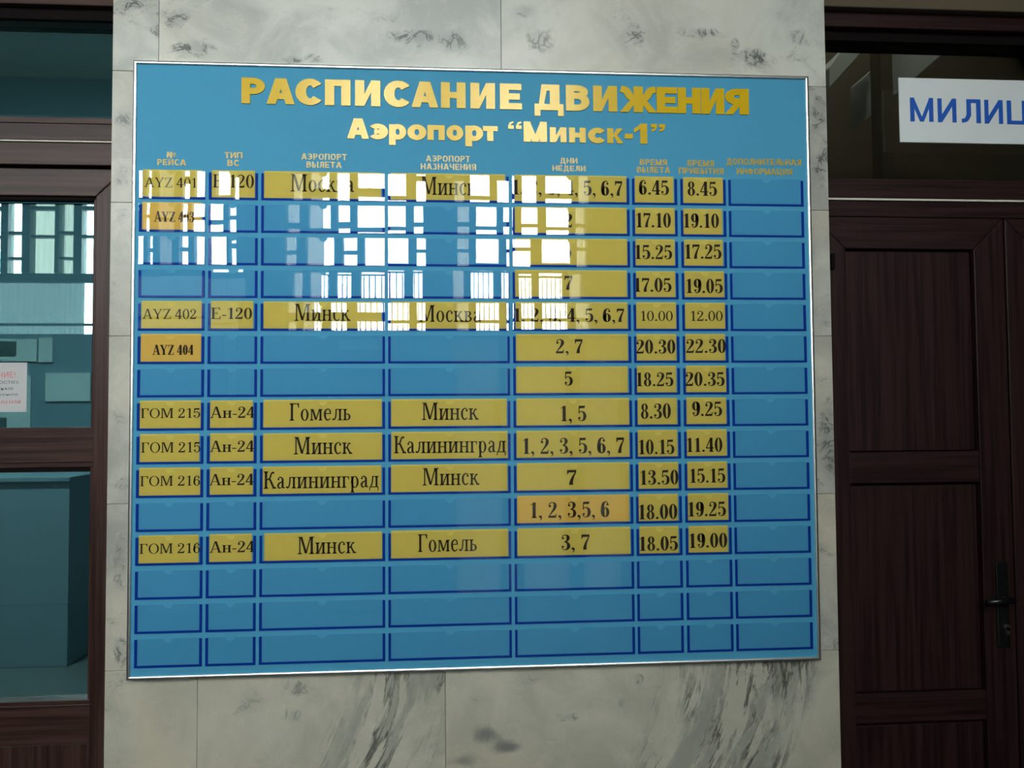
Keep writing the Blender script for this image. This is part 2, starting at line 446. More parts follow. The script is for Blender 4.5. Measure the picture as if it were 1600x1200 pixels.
mD2 = marble('marble_flank_pale', 5.1, blotch=0.6, tone=((0.33, 0.33, 0.30), (0.50, 0.49, 0.43)), warm=0.12)
xq = lambda px, py=1120: xb_(px, py)
Z0 = zb(1150, 600)
CREAM = ((0.42, 0.405, 0.335), (0.54, 0.515, 0.43))
mE = marble('marble_foot_left', 6.4, tone=CREAM, blotch=0.4, warm=0.45)
mF = marble('marble_foot_middle', 7.3, flow=[(xq(608), 0.17, 0.42, Z0)], tone=CREAM, blotch=0.35, warm=0.1, blobs=[B(465, 1075, 20, 12, .5), B(455, 1120, 14, 14, .5)])
mG = marble('marble_foot_right', 8.9, flow=[(xq(1135), 0.24, 0.40, Z0), (xq(1232), 0.05, 0.20, Z0)], tone=CREAM, blotch=0.4, warm=0.1, smoke=[B(762, 1147, 22, 14, .75), B(795, 1168, 24, 12, .8), B(722, 1190, 30, 12, .6)], blobs=[B(885, 1121, 20, 7, .7), B(973, 1098, 8, 10, .6), B(1000, 1062, 8, 10, .6)])
courses = [
    (lv[0], lv[0] + 0.62, [PXL, xb_(248, 60), xb_(783, 60), PXR], [mA, mB_, mC]),
    (lv[1], lv[0], [PXL, xb_(600, 250), PXR], [mD, mD]),
    (lv[2], lv[1], [PXL, xb_(420, 400), xb_(980, 400), PXR], [mD2, mA, mD2]),
    (lv[3], lv[2], [PXL, xb_(700, 640), PXR], [mD2, mD]),
    (lv[4], lv[3], [PXL, xb_(380, 900), xb_(900, 900), PXR], [mD, mA, mD2]),
    (lv[4] - 0.62, lv[4], [PXL, xb_(308, 1130), xb_(696, 1130), PXR], [mE, mF, mG]),
    (0.0, lv[4] - 0.62, [PXL, -0.2, 0.45, PXR], [mA, mD, mE]),
]
z = lv[0] + 0.62
for i in range(6):
    z2 = min(z + 0.6, P_TOP)
    if z2 - z > 0.05: courses.append((z, z2, [PXL, (-0.6, -0.1)[i % 2], (0.1, 0.6)[i % 2], PXR], [mD, mC, mA]))
    z = z2
for (z0, z1, xs, ms) in courses:
    for i in range(len(xs) - 1):
        dy = random.uniform(-0.0006, 0.0006); g = 0.0004
        box('marble_slab', ms[i], xs[i] + g, xs[i + 1] - g, PY + dy, PY + 0.021, z0 + g, z1 - g, pier, 0.0012)
# side returns of the pier
for x0, x1 in ((PXL, PXL + 0.02), (PXR - 0.02, PXR)):
    for (z0, z1, xs, ms) in courses:
        box('marble_slab', mD2, x0 + 0.0005, x1 - 0.0005, PY + 0.0215, GY + 0.30, z0 + 0.0008, z1 - 0.0008, pier)

# ------------------------------------------------------------------ joinery helpers
def mitred(x0, x1, z0, z1, w_, y0, y1, names, mh, mv, parent, gap=0.0006, seg=True):
    """four mitred members round an opening"""
    g = gap
    A = [(x0, z0), (x1, z0), (x1 - w_, z0 + w_), (x0 + w_, z0 + w_)]
    Bp = [(x1, z0), (x1, z1), (x1 - w_, z1 - w_), (x1 - w_, z0 + w_)]
    C = [(x1, z1), (x0, z1), (x0 + w_, z1 - w_), (x1 - w_, z1 - w_)]
    D = [(x0, z1), (x0, z0), (x0 + w_, z0 + w_), (x0 + w_, z1 - w_)]
    for pts, nm, m_ in ((A, names[0], mh), (Bp, names[1], mv), (C, names[0], mh), (D, names[1], mv)):
        cx = sum(p[0] for p in pts) / 4; cz = sum(p[1] for p in pts) / 4
        if nm is names[0]: pts = [(x - math.copysign(g, x - cx), z) for x, z in pts]
        else: pts = [(x, z - math.copysign(g, z - cz)) for x, z in pts]
        child(MB().prism(pts, y0, y1).build(nm, m_, None, 0.0025, 2), parent)

# ------------------------------------------------------------------ left glazed bay
lz = lambda py: at(85, py, GY)[1]
def lx(px, py=600): return at(px, py, GY)[0]
XR = PXL + 0.03
trans = struct(empty('window_1', ((LFX0 + XR) / 2, GY, lz(220))))
def lrail(root, name, ya, yb, y0, m_, bev=0.002, x0=LFX0, x1=XR, dep=0.08):
    return child(box(name, m_, x0, x1, y0, y0 + dep, lz(yb), lz(ya), None, bev), root)
lrail(trans, 'top_rail', -170, 7, GY, M_BROWN_H)
lrail(trans, 'seal_and_shade', 6, 24, GY + 0.022, M_SEAL, 0)
lrail(trans, 'transom_rail', 185, 219.5, GY, M_BROWN_H)
lrail(trans, 'glazing_bead', 184, 193, GY - 0.004, M_BROWN_H, 0.001, dep=0.02)
child(box('pane', M_GLASS_L, LFX0, XR, GY + 0.03, GY + 0.036, lz(186), lz(20)), trans)
lrail(trans, 'metal_strip', 219.6, 221.4, GY - 0.001, M_LINE, 0, dep=0.02)

ldoor = struct(empty('door_1', ((LFX0 + XR) / 2, GY, 0)))
lrail(ldoor, 'frame_head', 222, 257, GY + 0.002, M_BROWN_H)
lrail(ldoor, 'seal_and_shade', 256, 264, GY + 0.03, M_SEAL, 0)
ztop = lz(263); LW = ztop - lz(306)
LX0, LX1 = LFX0, lx(146, 316) + LW + 0.006
mitred(-1.95, LX1, 0.01, ztop, ztop - lz(306), GY, GY + 0.06, ('leaf_rail', 'leaf_stile'), M_BROWN_H, M_BROWN_V, ldoor)
mitred(-1.95 + LW, LX1 - LW, 0.05, lz(306), 0.010, GY + 0.008, GY + 0.06, ('glazing_bead', 'glazing_bead'), M_SEAL, M_BROWN_V, ldoor)
def lmid(name, ya, yb, y0, m_, bev=0.002): return child(box(name, m_, -1.91, LX1 - LW + 0.001, y0, y0 + 0.05, lz(yb), lz(ya), None, bev), ldoor)
lmid('middle_rail', 679, 723, GY + 0.002, M_BROWN_H)
lmid('glazing_bead', 668, 679.5, GY + 0.006, M_BROWN_H); lmid('glazing_bead', 722.5, 731, GY + 0.006, M_BROWN_H)
lmid('seal_and_shade', 731, 738, GY + 0.012, M_SEAL, 0)
lmid('bottom_rail', 1102, 1164, GY + 0.002, M_BROWN_H); lmid('glazing_bead', 1096, 1102.5, GY + 0.006, M_BROWN_H)
lmid('lower_panel', 1166, 1900, GY + 0.012, M_BROWN_V)
child(box('pane', M_GLASS_L, -1.90, LX1 - LW + 0.004, GY + 0.03, GY + 0.036, lz(669), lz(312)), ldoor)
child(box('pane', M_GLASS_L, -1.90, LX1 - LW + 0.004, GY + 0.03, GY + 0.036, lz(1098), lz(733)), ldoor)
# second leaf, outside the frame
mitred(LFX0, -1.96, 0.01, ztop, 0.045, GY, GY + 0.06, ('leaf_rail', 'leaf_stile'), M_BROWN_H, M_BROWN_V, ldoor)
child(box('lower_panel', M_BROWN_V, LFX0 + 0.04, -2.0, GY + 0.02, GY + 0.05, 0.04, ztop - 0.04), ldoor)
child(box('sill', M_SEAL, LFX0, XR, GY, GY + 0.08, 0, 0.01), ldoor)

# ------------------------------------------------------------------ right bay
rz = lambda py, px=1450: at(px, py, GY)[1]
rx = lambda px, py=360: at(px, py, GY)[0]
XL = PXR - 0.03
struct(box('trim_2', M_LINTEL, XL, RFX1, GY - 0.03, GY + 0.1, rz(22.5), 3.3, None, 0.003))
rt = struct(empty('window_2', ((XL + RFX1) / 2, GY, rz(300))))
def rrail(root, name, ya, yb, y0, m_, bev=0.002, dep=0.08):
    return child(box(name, m_, XL, RFX1, y0, y0 + dep, rz(yb), rz(ya), None, bev), root)
rrail(rt, 'top_rail', 22, 45, GY, M_DARK_H)
rrail(rt, 'seal_and_shade', 44, 60, GY + 0.025, M_SEAL, 0)
rrail(rt, 'transom_rail', 280.5, 311, GY, M_DARK_H)
child(box('pane', M_GLASS_R, XL, RFX1, GY + 0.03, GY + 0.036, rz(285), rz(47)), rt)
rrail(rt, 'metal_strip', 311.2, 314, GY - 0.002, M_LINE, 0, 0.02)
rdoor = struct(empty('door_2', ((XL + RFX1) / 2, GY, 0)))
DT = rz(340, 1500)
child(box('frame_head', M_DARK_H, XL, RFX1, GY + 0.004, GY + 0.08, DT + 0.001, rz(314.5), None, 0.002), rdoor)
D0, D1 = rx(1272), rx(1567.5)
def leaf(x0, x1, handle_side):
    wd = rx(1567, 345) - rx(1521, 380)
    mitred(x0, x1, 0.012, DT - 0.001, wd, GY, GY + 0.06, ('leaf_rail', 'leaf_stile'), M_DARK_H, M_DARK_V, rdoor)
    a, b = x0 + wd - 0.001, x1 - wd + 0.001
    def pz(y): return rz(y, 1410)
    spans = [(381, 706), (755, 1083), (1130, 1700)]
    for i, (ya, yb) in enumerate(spans):
        zt_, zb2 = pz(ya), max(pz(yb), 0.012 + wd)
        if i == 0: zt_ = DT - wd + 0.001
        child(box('seal_and_shade', M_SEAL, a, b, GY + 0.022, GY + 0.03, zb2, zt_), rdoor)  # black backing, shows above and right of the panel as painted gap shadow
        g = 0.008
        child(box('door_panel', M_DARK_V, a + (0.0015), b - g, GY + 0.010, GY + 0.03, zb2 + 0.002, zt_ - g, None, 0.003), rdoor)
    for ya, yb in ((706, 755), (1083, 1130)):
        child(box('middle_rail', M_DARK_H, a, b, GY + 0.003, GY + 0.05, pz(yb), pz(ya), None, 0.003), rdoor)
leaf(D0, D1, 1)
leaf(D1 + 0.005, D1 + 0.005 + 0.62, -1)
child(box('leaf_stile', M_DARK_V, D1 + 0.63, RFX1, GY + 0.004, GY + 0.06, 0.012, DT, None, 0.002), rdoor)
child(box('sill', M_SEAL, XL, RFX1, GY, GY + 0.08, 0, 0.012), rdoor)
# hinge, handle
hx_, hz_ = at(1302, 408, GY - 0.01)
child(MB().tube((hx_, GY - 0.006, hz_ - 0.022), (hx_, GY - 0.006, hz_ + 0.022), 0.006).build('hinge', M_SEAL), rdoor)
px_, pz_ = at(1567, 945, GY - 0.004)
hp = child(box('handle_plate', M_HANDLE, px_ - 0.018, px_ + 0.018, GY - 0.006, GY + 0.001, pz_ - 0.12, pz_ + 0.12, None, 0.002), rdoor)
hz2 = at(1567, 933, GY)[1]
lev = MB().tube((px_, GY, hz2), (px_, GY - 0.045, hz2), 0.009).tube((px_ + 0.006, GY - 0.045, hz2), (px_ - 0.075, GY - 0.045, hz2 - 0.002), 0.0085)
lv_ = child(lev.build('lever', M_HANDLE, None, 0, 2, True), rdoor)
kx, kz = at(1571, 979, GY)
child(MB().tube((kx, GY - 0.012, kz), (kx, GY, kz), 0.008).box(kx - 0.005, kx + 0.005, GY - 0.012, GY, kz - 0.02, kz).build('keyhole', M_KEY), rdoor)

# ------------------------------------------------------------------ built-in sans lettering
_cache = {}
def sans(ch, bold, extrude, bevel=0.0):
    key = (ch, bold, extrude, bevel)
    if key in _cache: return _cache[key]
    cu = bpy.data.curves.new('t', 'FONT'); cu.body = ch; cu.size = 1.0; cu.offset = bold
    cu.extrude = 0; cu.resolution_u = 4
    o = bpy.data.objects.new('t', cu); COL.objects.link(o)
    bpy.context.view_layer.update()
    me = bpy.data.meshes.new_from_object(o.evaluated_get(bpy.context.evaluated_depsgraph_get()))
    bpy.data.objects.remove(o); bpy.data.curves.remove(cu)
    vs_ = [(v.co.x, v.co.y) for v in me.vertices]; fs = [tuple(p.vertices) for p in me.polygons]
    bpy.data.meshes.remove(me)
    _cache[key] = (vs_, fs); return _cache[key]
def place_sans(name, ch, x0, x1, z0, z1, y, thick, m_, parent, bold=0.0):
    vs_, fs = sans(ch, bold, 0)
    ax, bx2 = min(v[0] for v in vs_), max(v[0] for v in vs_); az, bz2 = min(v[1] for v in vs_), max(v[1] for v in vs_)
    sx = (x1 - x0) / (bx2 - ax); sz = (z1 - z0) / (bz2 - az)
    P = [(x0 + (v[0] - ax) * sx, z0 + (v[1] - az) * sz) for v in vs_]
    me = bpy.data.meshes.new(name)
    bm = bmesh.new()
    vv = [bm.verts.new((p[0], y, p[1])) for p in P]
    for f in fs:
        try: bm.faces.new([vv[i] for i in f])
        except ValueError: pass
    bmesh.ops.remove_doubles(bm, verts=bm.verts, dist=1e-6)
    for f in bm.faces:
        f.normal_update()
    if bm.faces and sum(f.normal.y * f.calc_area() for f in bm.faces) > 0: bmesh.ops.reverse_faces(bm, faces=bm.faces)
    if thick:
        r = bmesh.ops.extrude_face_region(bm, geom=list(bm.faces))
        nv = [g for g in r['geom'] if isinstance(g, bmesh.types.BMVert)]
        for v in nv: v.co.y = y - thick
        bmesh.ops.recalc_face_normals(bm, faces=bm.faces)
    bm.to_mesh(me); bm.free()
    me.materials.append(m_)
    o = bpy.data.objects.new(name, me); COL.objects.link(o)
    if parent: child(o, parent)
    return o

# ------------------------------------------------------------------ lettering drawn from strokes
class G:
    """a glyph sheet in units of the cap height"""
    def __init__(s, st=0.15, h=0.04, wf=1.0): s.st = st; s.h = h; s.p = []; s.ox = 0.0; s.wf = wf
    def poly(s, *pts): s.p.append([(s.ox + x, z) for x, z in pts])
    def rect(s, x0, x1, z0, z1): s.poly((x0, z0), (x1, z0), (x1, z1), (x0, z1))
    def line(s, x0, z0, x1, z1, w_): s.poly((x0 - w_ / 2, z0), (x0 + w_ / 2, z0), (x1 + w_ / 2, z1), (x1 - w_ / 2, z1))
    def serif(s, x, z, w_, e, up):
        h = s.h * 0.9; d = 1 if up else -1
        s.rect(x - w_ / 2 - e, x + w_ / 2 + e, min(z, z + d * h), max(z, z + d * h))
        s.poly((x - w_ / 2 - e * 0.5, z + d * h), (x + w_ / 2 + e * 0.5, z + d * h), (x + w_ / 2, z + d * h * 2.2), (x - w_ / 2, z + d * h * 2.2))
    def stem(s, x, z0, z1, w_, b=True, t=True, e=0.07):
        s.rect(x - w_ / 2, x + w_ / 2, z0, z1)
        if b: s.serif(x, z0, w_, e, True)
        if t: s.serif(x, z1, w_, e, False)
    def ball(s, x, z, r): s.poly(*[(x + r * math.cos(t * math.pi / 5), z + r * math.sin(t * math.pi / 5)) for t in range(10)])
    def ring(s, cx, cz, rx_, rz_, tw, th, a0=0, a1=360):
        n = max(6, int(abs(a1 - a0) / 18))
        for i in range(n):
            q = []
            for a in (a0 + (a1 - a0) * i / n, a0 + (a1 - a0) * (i + 1) / n):
                c, d = math.cos(math.radians(a)), math.sin(math.radians(a))
                q.append(((cx + rx_ * c, cz + rz_ * d), (cx + (rx_ - tw) * c, cz + (rz_ - th) * d)))
            s.poly(q[0][0], q[1][0], q[1][1], q[0][1])
    def stroke(s, pts):
        P = [pts[0]] + list(pts) + [pts[-1]]; out = []
        for i in range(1, len(P) - 2):
            for k in range(4):
                t = k / 4; r = []
                for c in range(3):
                    a, b, c2, d = P[i - 1][c], P[i][c], P[i + 1][c], P[i + 2][c]
                    r.append(0.5 * (2 * b + (c2 - a) * t + (2 * a - 5 * b + 4 * c2 - d) * t * t + (3 * b - a - 3 * c2 + d) * t ** 3))
                out.append(r)
        out.append(list(pts[-1])); L = []; R = []
        for i, (x, z, w_) in enumerate(out):
            a = out[max(i - 1, 0)]; b = out[min(i + 1, len(out) - 1)]
            dx, dz = b[0] - a[0], b[1] - a[1]; l = math.hypot(dx, dz) or 1
            nx, nz = -dz / l * w_ / 2, dx / l * w_ / 2
            L.append((x + nx, z + nz)); R.append((x - nx, z - nz))
        for i in range(len(L) - 1): s.poly(L[i], L[i + 1], R[i + 1], R[i])
    def glyph(s, ch):
        st, h = s.st, s.h; S = st; q = 0.66
        if ch == ' ': return 0.26
        if ch == '.': s.ball(0.13, 0.08, 0.085); return 0.27
        if ch == ',': s.ball(0.12, 0.08, 0.085); s.stroke([(0.17, 0.08, 0.07), (0.17, -0.05, 0.06), (0.08, -0.17, 0.02)]); return 0.28
        if ch == '-': s.rect(0.04, 0.30, 0.27, 0.27 + max(h * 1.8, 0.08)); return 0.34
        if ch == '0': s.ring(0.27, 0.5, 0.25, 0.52, S, h); return 0.55
        if ch == '1':
            s.stem(0.27, 0, 0.98, S, True, False, 0.08); s.poly((0.27 + S / 2, 0.98), (0.27 + S / 2, 1.0), (0.27 + S / 2 - 0.03, 1.01), (0.07, 0.86), (0.07, 0.82), (0.27 - S / 2, 0.87)); return 0.50
        if ch == '2':
            s.stroke([(0.08, 0.74, h), (0.12, 0.91, h * 1.3), (0.26, 0.98, h * 1.2), (0.40, 0.88, S * .8), (0.41, 0.72, S), (0.34, 0.52, S * .75), (0.18, 0.28, h * 1.6), (0.07, 0.10, h * 1.3)])
            s.ball(0.12, 0.74, 0.075); s.poly((0.03, 0), (0.46, 0), (0.50, 0.26), (0.465, 0.26), (0.42, 0.15), (0.03, 0.12)); return 0.55
        if ch == '3':
            s.stroke([(0.08, 0.80, h), (0.13, 0.93, h * 1.2), (0.25, 0.98, h * 1.2), (0.38, 0.90, S * .8), (0.40, 0.76, S), (0.34, 0.60, S * .6), (0.20, 0.53, h)])
            s.stroke([(0.20, 0.53, h), (0.37, 0.46, S * .65), (0.43, 0.28, S), (0.38, 0.10, S * .8), (0.24, 0.02, h * 1.2), (0.10, 0.07, h), (0.07, 0.20, h)])
            s.ball(0.12, 0.77, 0.07); s.ball(0.11, 0.22, 0.075); return 0.55
        if ch == '4':
            s.stem(0.36, 0, 1.0, S, True, False, 0.06); s.line(0.04, 0.28, 0.34, 1.0, h * 1.6); s.rect(0.02, 0.53, 0.24, 0.24 + max(h * 1.6, .07)); return 0.56
        if ch == '5':
            s.poly((0.09, 0.84), (0.42, 0.84), (0.45, 1.0), (0.09, 0.99)); s.line(0.085, 0.50, 0.11, 0.99, h * 1.2)
            s.stroke([(0.09, 0.52, h), (0.17, 0.61, h * 1.2), (0.27, 0.62, h * 1.5), (0.39, 0.52, S * .8), (0.43, 0.32, S), (0.38, 0.11, S * .8), (0.25, 0.02, h * 1.2), (0.11, 0.06, h), (0.07, 0.18, h)])
            s.ball(0.11, 0.20, 0.075); return 0.54
        if ch in '69':
            pts = [(0.41, 0.82, h), (0.38, 0.94, h * 1.1), (0.30, 0.985, h * 1.3), (0.16, 0.86, S * .8), (0.11, 0.60, S), (0.10, 0.30, S), (0.15, 0.10, S * .8), (0.27, 0.01, h)]
            if ch == '6':
                s.stroke(pts); s.ball(0.40, 0.80, 0.07); s.ring(0.27, 0.305, 0.23, 0.32, S, h)
            else:
                s.stroke([(0.54 - x, 1 - z, w_) for x, z, w_ in pts]); s.ball(0.14, 0.20, 0.07); s.ring(0.27, 0.695, 0.23, 0.32, S, h)
            return 0.54
        if ch == '7':
            s.poly((0.04, 0.70), (0.075, 0.70), (0.12, 0.83), (0.48, 0.83), (0.48, 0.99), (0.04, 0.99))
            s.stroke([(0.455, 0.84, h * 1.3), (0.34, 0.58, h * 2.2), (0.26, 0.32, S * .8), (0.23, 0.14, S * 1.0), (0.23, 0.0, S * 1.1)]); return 0.51
        if ch == '8':
            s.ring(0.27, 0.755, 0.20, 0.255, S * .8, h); s.ring(0.27, 0.265, 0.235, 0.285, S * .9, h); return 0.54
        if ch in 'AА':
            s.line(0.10, 0, 0.35, 1.0, h * 1.3); s.line(0.62, 0, 0.38, 1.02, S); s.rect(0.17, 0.52, 0.30, 0.30 + h * 1.1)
            s.serif(0.10, 0, h, 0.08, True); s.serif(0.62, 0, S, 0.06, True); return 0.76
        if ch == 'Y':
            s.stem(0.37, 0, 0.46, S, True, False, 0.08); s.line(0.36, 0.42, 0.13, 1.0, S); s.line(0.40, 0.42, 0.62, 1.0, h * 1.3)
            s.serif(0.13, 1, S, 0.06, False); s.serif(0.62, 1, h, 0.08, False); return 0.74
        if ch == 'Z':
            s.rect(0.06, 0.60, 1 - h * 1.2, 1.0); s.rect(0.04, 0.62, 0, h * 1.2); s.line(0.13, 0.02, 0.53, 0.98, S); s.rect(0.06, 0.06 + h, 0.76, 1.0); s.rect(0.62 - h, 0.62, 0, 0.26); return 0.67
        if ch in 'EЕ':
            s.stem(0.17, 0, 1, S, True, True); s.rect(0.17, 0.58, 1 - h * 1.1, 1.0); s.rect(0.17, 0.60, 0, h * 1.1); s.rect(0.17, 0.42, 0.49, 0.49 + h * 1.1)
            s.poly((0.56, 0.76), (0.585, 0.76), (0.585, 1.0), (0.49, 1.0)); s.poly((0.50, 0), (0.61, 0), (0.63, 0.26), (0.60, 0.26)); s.rect(0.40, 0.43, 0.38, 0.64); return 0.67
        if ch == 'Г':
            s.stem(0.17, 0, 1, S, True, True); s.rect(0.17, 0.56, 1 - h * 1.1, 1.0); s.poly((0.535, 0.72), (0.565, 0.72), (0.565, 1.0), (0.45, 1.0)); return 0.61
        if ch == 'О': s.ring(0.38, 0.5, 0.35, 0.52, S, h); return 0.77
        if ch == 'М':
            s.stem(0.12, 0, 1, h * 1.4, True, False, 0.09); s.line(0.19, 1.0, 0.45, 0.04, S); s.line(0.45, 0.04, 0.70, 1.0, h * 1.4); s.stem(0.76, 0, 1, S, True, True, 0.07)
            s.rect(0.03, 0.24, 1 - h, 1.0); return 0.93
        if ch == 'К':
            s.stem(0.17, 0, 1, S, True, True); s.stroke([(0.20, 0.50, h * 1.3), (0.36, 0.60, h * 1.8), (0.46, 0.88, h * 1.6), (0.55, 0.96, h * 1.3)]); s.ball(0.555, 0.91, 0.06)
            s.line(0.60, 0, 0.36, 0.56, S * .95); s.serif(0.61, 0, S, 0.06, True); return 0.71
        if ch == 'и':
            s.stem(0.14, 0, q, S * .9); s.stem(0.46, 0, q, S * .9); s.line(0.14 + S * .4, 0.06, 0.46 - S * .4, q - 0.05, h * 1.3); return 0.60
        if ch == 'н':
            s.stem(0.14, 0, q, S * .9); s.stem(0.46, 0, q, S * .9); s.rect(0.14, 0.46, 0.33, 0.33 + h * 1.1); return 0.60
        if ch == 'с':
            s.stroke([(0.39, 0.53, h), (0.35, 0.63, h * 1.2), (0.25, 0.66, h * 1.2), (0.13, 0.54, S * .8), (0.10, 0.34, S * .95), (0.14, 0.12, S * .8), (0.26, 0.02, h * 1.6), (0.41, 0.12, h)])
            s.ball(0.37, 0.53, 0.06); return 0.46
        if ch == 'к':
            s.stem(0.14, 0, q, S * .9); s.stroke([(0.18, 0.33, h * 1.3), (0.29, 0.40, h * 1.6), (0.36, 0.58, h * 1.4), (0.43, 0.63, h * 1.2)]); s.ball(0.425, 0.60, 0.05)
            s.line(0.47, 0, 0.28, 0.38, S * .85); s.serif(0.48, 0, S * .8, 0.05, True); return 0.57
        if ch == 'о': s.ring(0.26, 0.33, 0.22, 0.35, S * .95, h); return 0.52
        if ch == 'в':
            s.stem(0.14, 0, q, S * .9); s.ring(0.22, 0.505, 0.19, 0.16, S * .8, h, -90, 90); s.ring(0.22, 0.18, 0.23, 0.185, S * .9, h, -90, 90); s.rect(0.14, 0.23, q - h, q); s.rect(0.14, 0.23, 0, h); s.rect(0.14, 0.24, 0.33, 0.33 + h); return 0.50
        if ch == 'м':
            s.stem(0.12, 0, q, h * 1.3, True, False, 0.07); s.line(0.17, q, 0.36, 0.04, S * .9); s.line(0.36, 0.04, 0.56, q, h * 1.3); s.stem(0.61, 0, q, S * .9, True, True, 0.05); s.rect(0.05, 0.2, q - h, q); return 0.75
        if ch == 'е':
            s.stroke([(0.40, 0.40, S * .6), (0.37, 0.58, S * .6), (0.26, 0.66, h * 1.2), (0.13, 0.55, S * .8), (0.10, 0.34, S * .95), (0.14, 0.12, S * .8), (0.26, 0.02, h * 1.6), (0.41, 0.12, h)]); s.rect(0.12, 0.43, 0.37, 0.37 + h * 1.1); return 0.47
        if ch == 'л':
            s.stem(0.46, 0, q, S * .9); s.rect(0.22, 0.48, q - h, q); s.stroke([(0.25, q, h * 1.4), (0.24, 0.36, h * 1.5), (0.19, 0.10, h * 1.5), (0.11, 0.03, h * 1.3)]); s.ball(0.09, 0.07, 0.06); return 0.60
        if ch == 'ь':
            s.stem(0.14, 0, q, S * .9); s.ring(0.22, 0.20, 0.23, 0.205, S * .9, h, -90, 90); s.rect(0.14, 0.23, 0, h); s.rect(0.14, 0.23, 0.405 - h, 0.405); return 0.50
        if ch == 'а':
            s.stroke([(0.10, 0.54, h), (0.15, 0.63, h * 1.2), (0.24, 0.65, h * 1.4), (0.33, 0.56, S * .8), (0.34, 0.40, S * .9), (0.34, 0.12, S * .9), (0.39, 0.04, h * 1.5), (0.46, 0.07, h)])
            s.ball(0.12, 0.53, 0.055); s.stroke([(0.32, 0.40, h), (0.17, 0.31, h * 1.8), (0.10, 0.18, S * .85), (0.15, 0.04, h * 1.8), (0.25, 0.05, h), (0.33, 0.15, h)]); return 0.48
        if ch == 'г':
            s.stem(0.14, 0, q, S * .9); s.rect(0.14, 0.41, q - h, q); s.poly((0.385, 0.46), (0.41, 0.46), (0.41, q), (0.32, q)); return 0.45
        if ch == 'р':
            s.stem(0.14, -0.28, q - 0.01, S * .9, True, False, 0.06); s.poly((0.03, q - 0.04), (0.14, q + 0.01), (0.14, q - 0.1), (0.07, q - 0.08)); s.ring(0.27, 0.33, 0.21, 0.345, S * .9, h); return 0.53
        if ch == 'д':
            s.stem(0.43, 0.02, q, S * .9, False, True); s.rect(0.20, 0.45, q - h, q); s.stroke([(0.23, q, h * 1.4), (0.21, 0.36, h * 1.5), (0.13, 0.03, h * 1.5)]); s.rect(0.04, 0.54, 0, h * 1.1)
            s.rect(0.04, 0.04 + h, -0.18, 0.02); s.rect(0.54 - h, 0.54, -0.18, 0.02); return 0.58
        raise ValueError(ch)


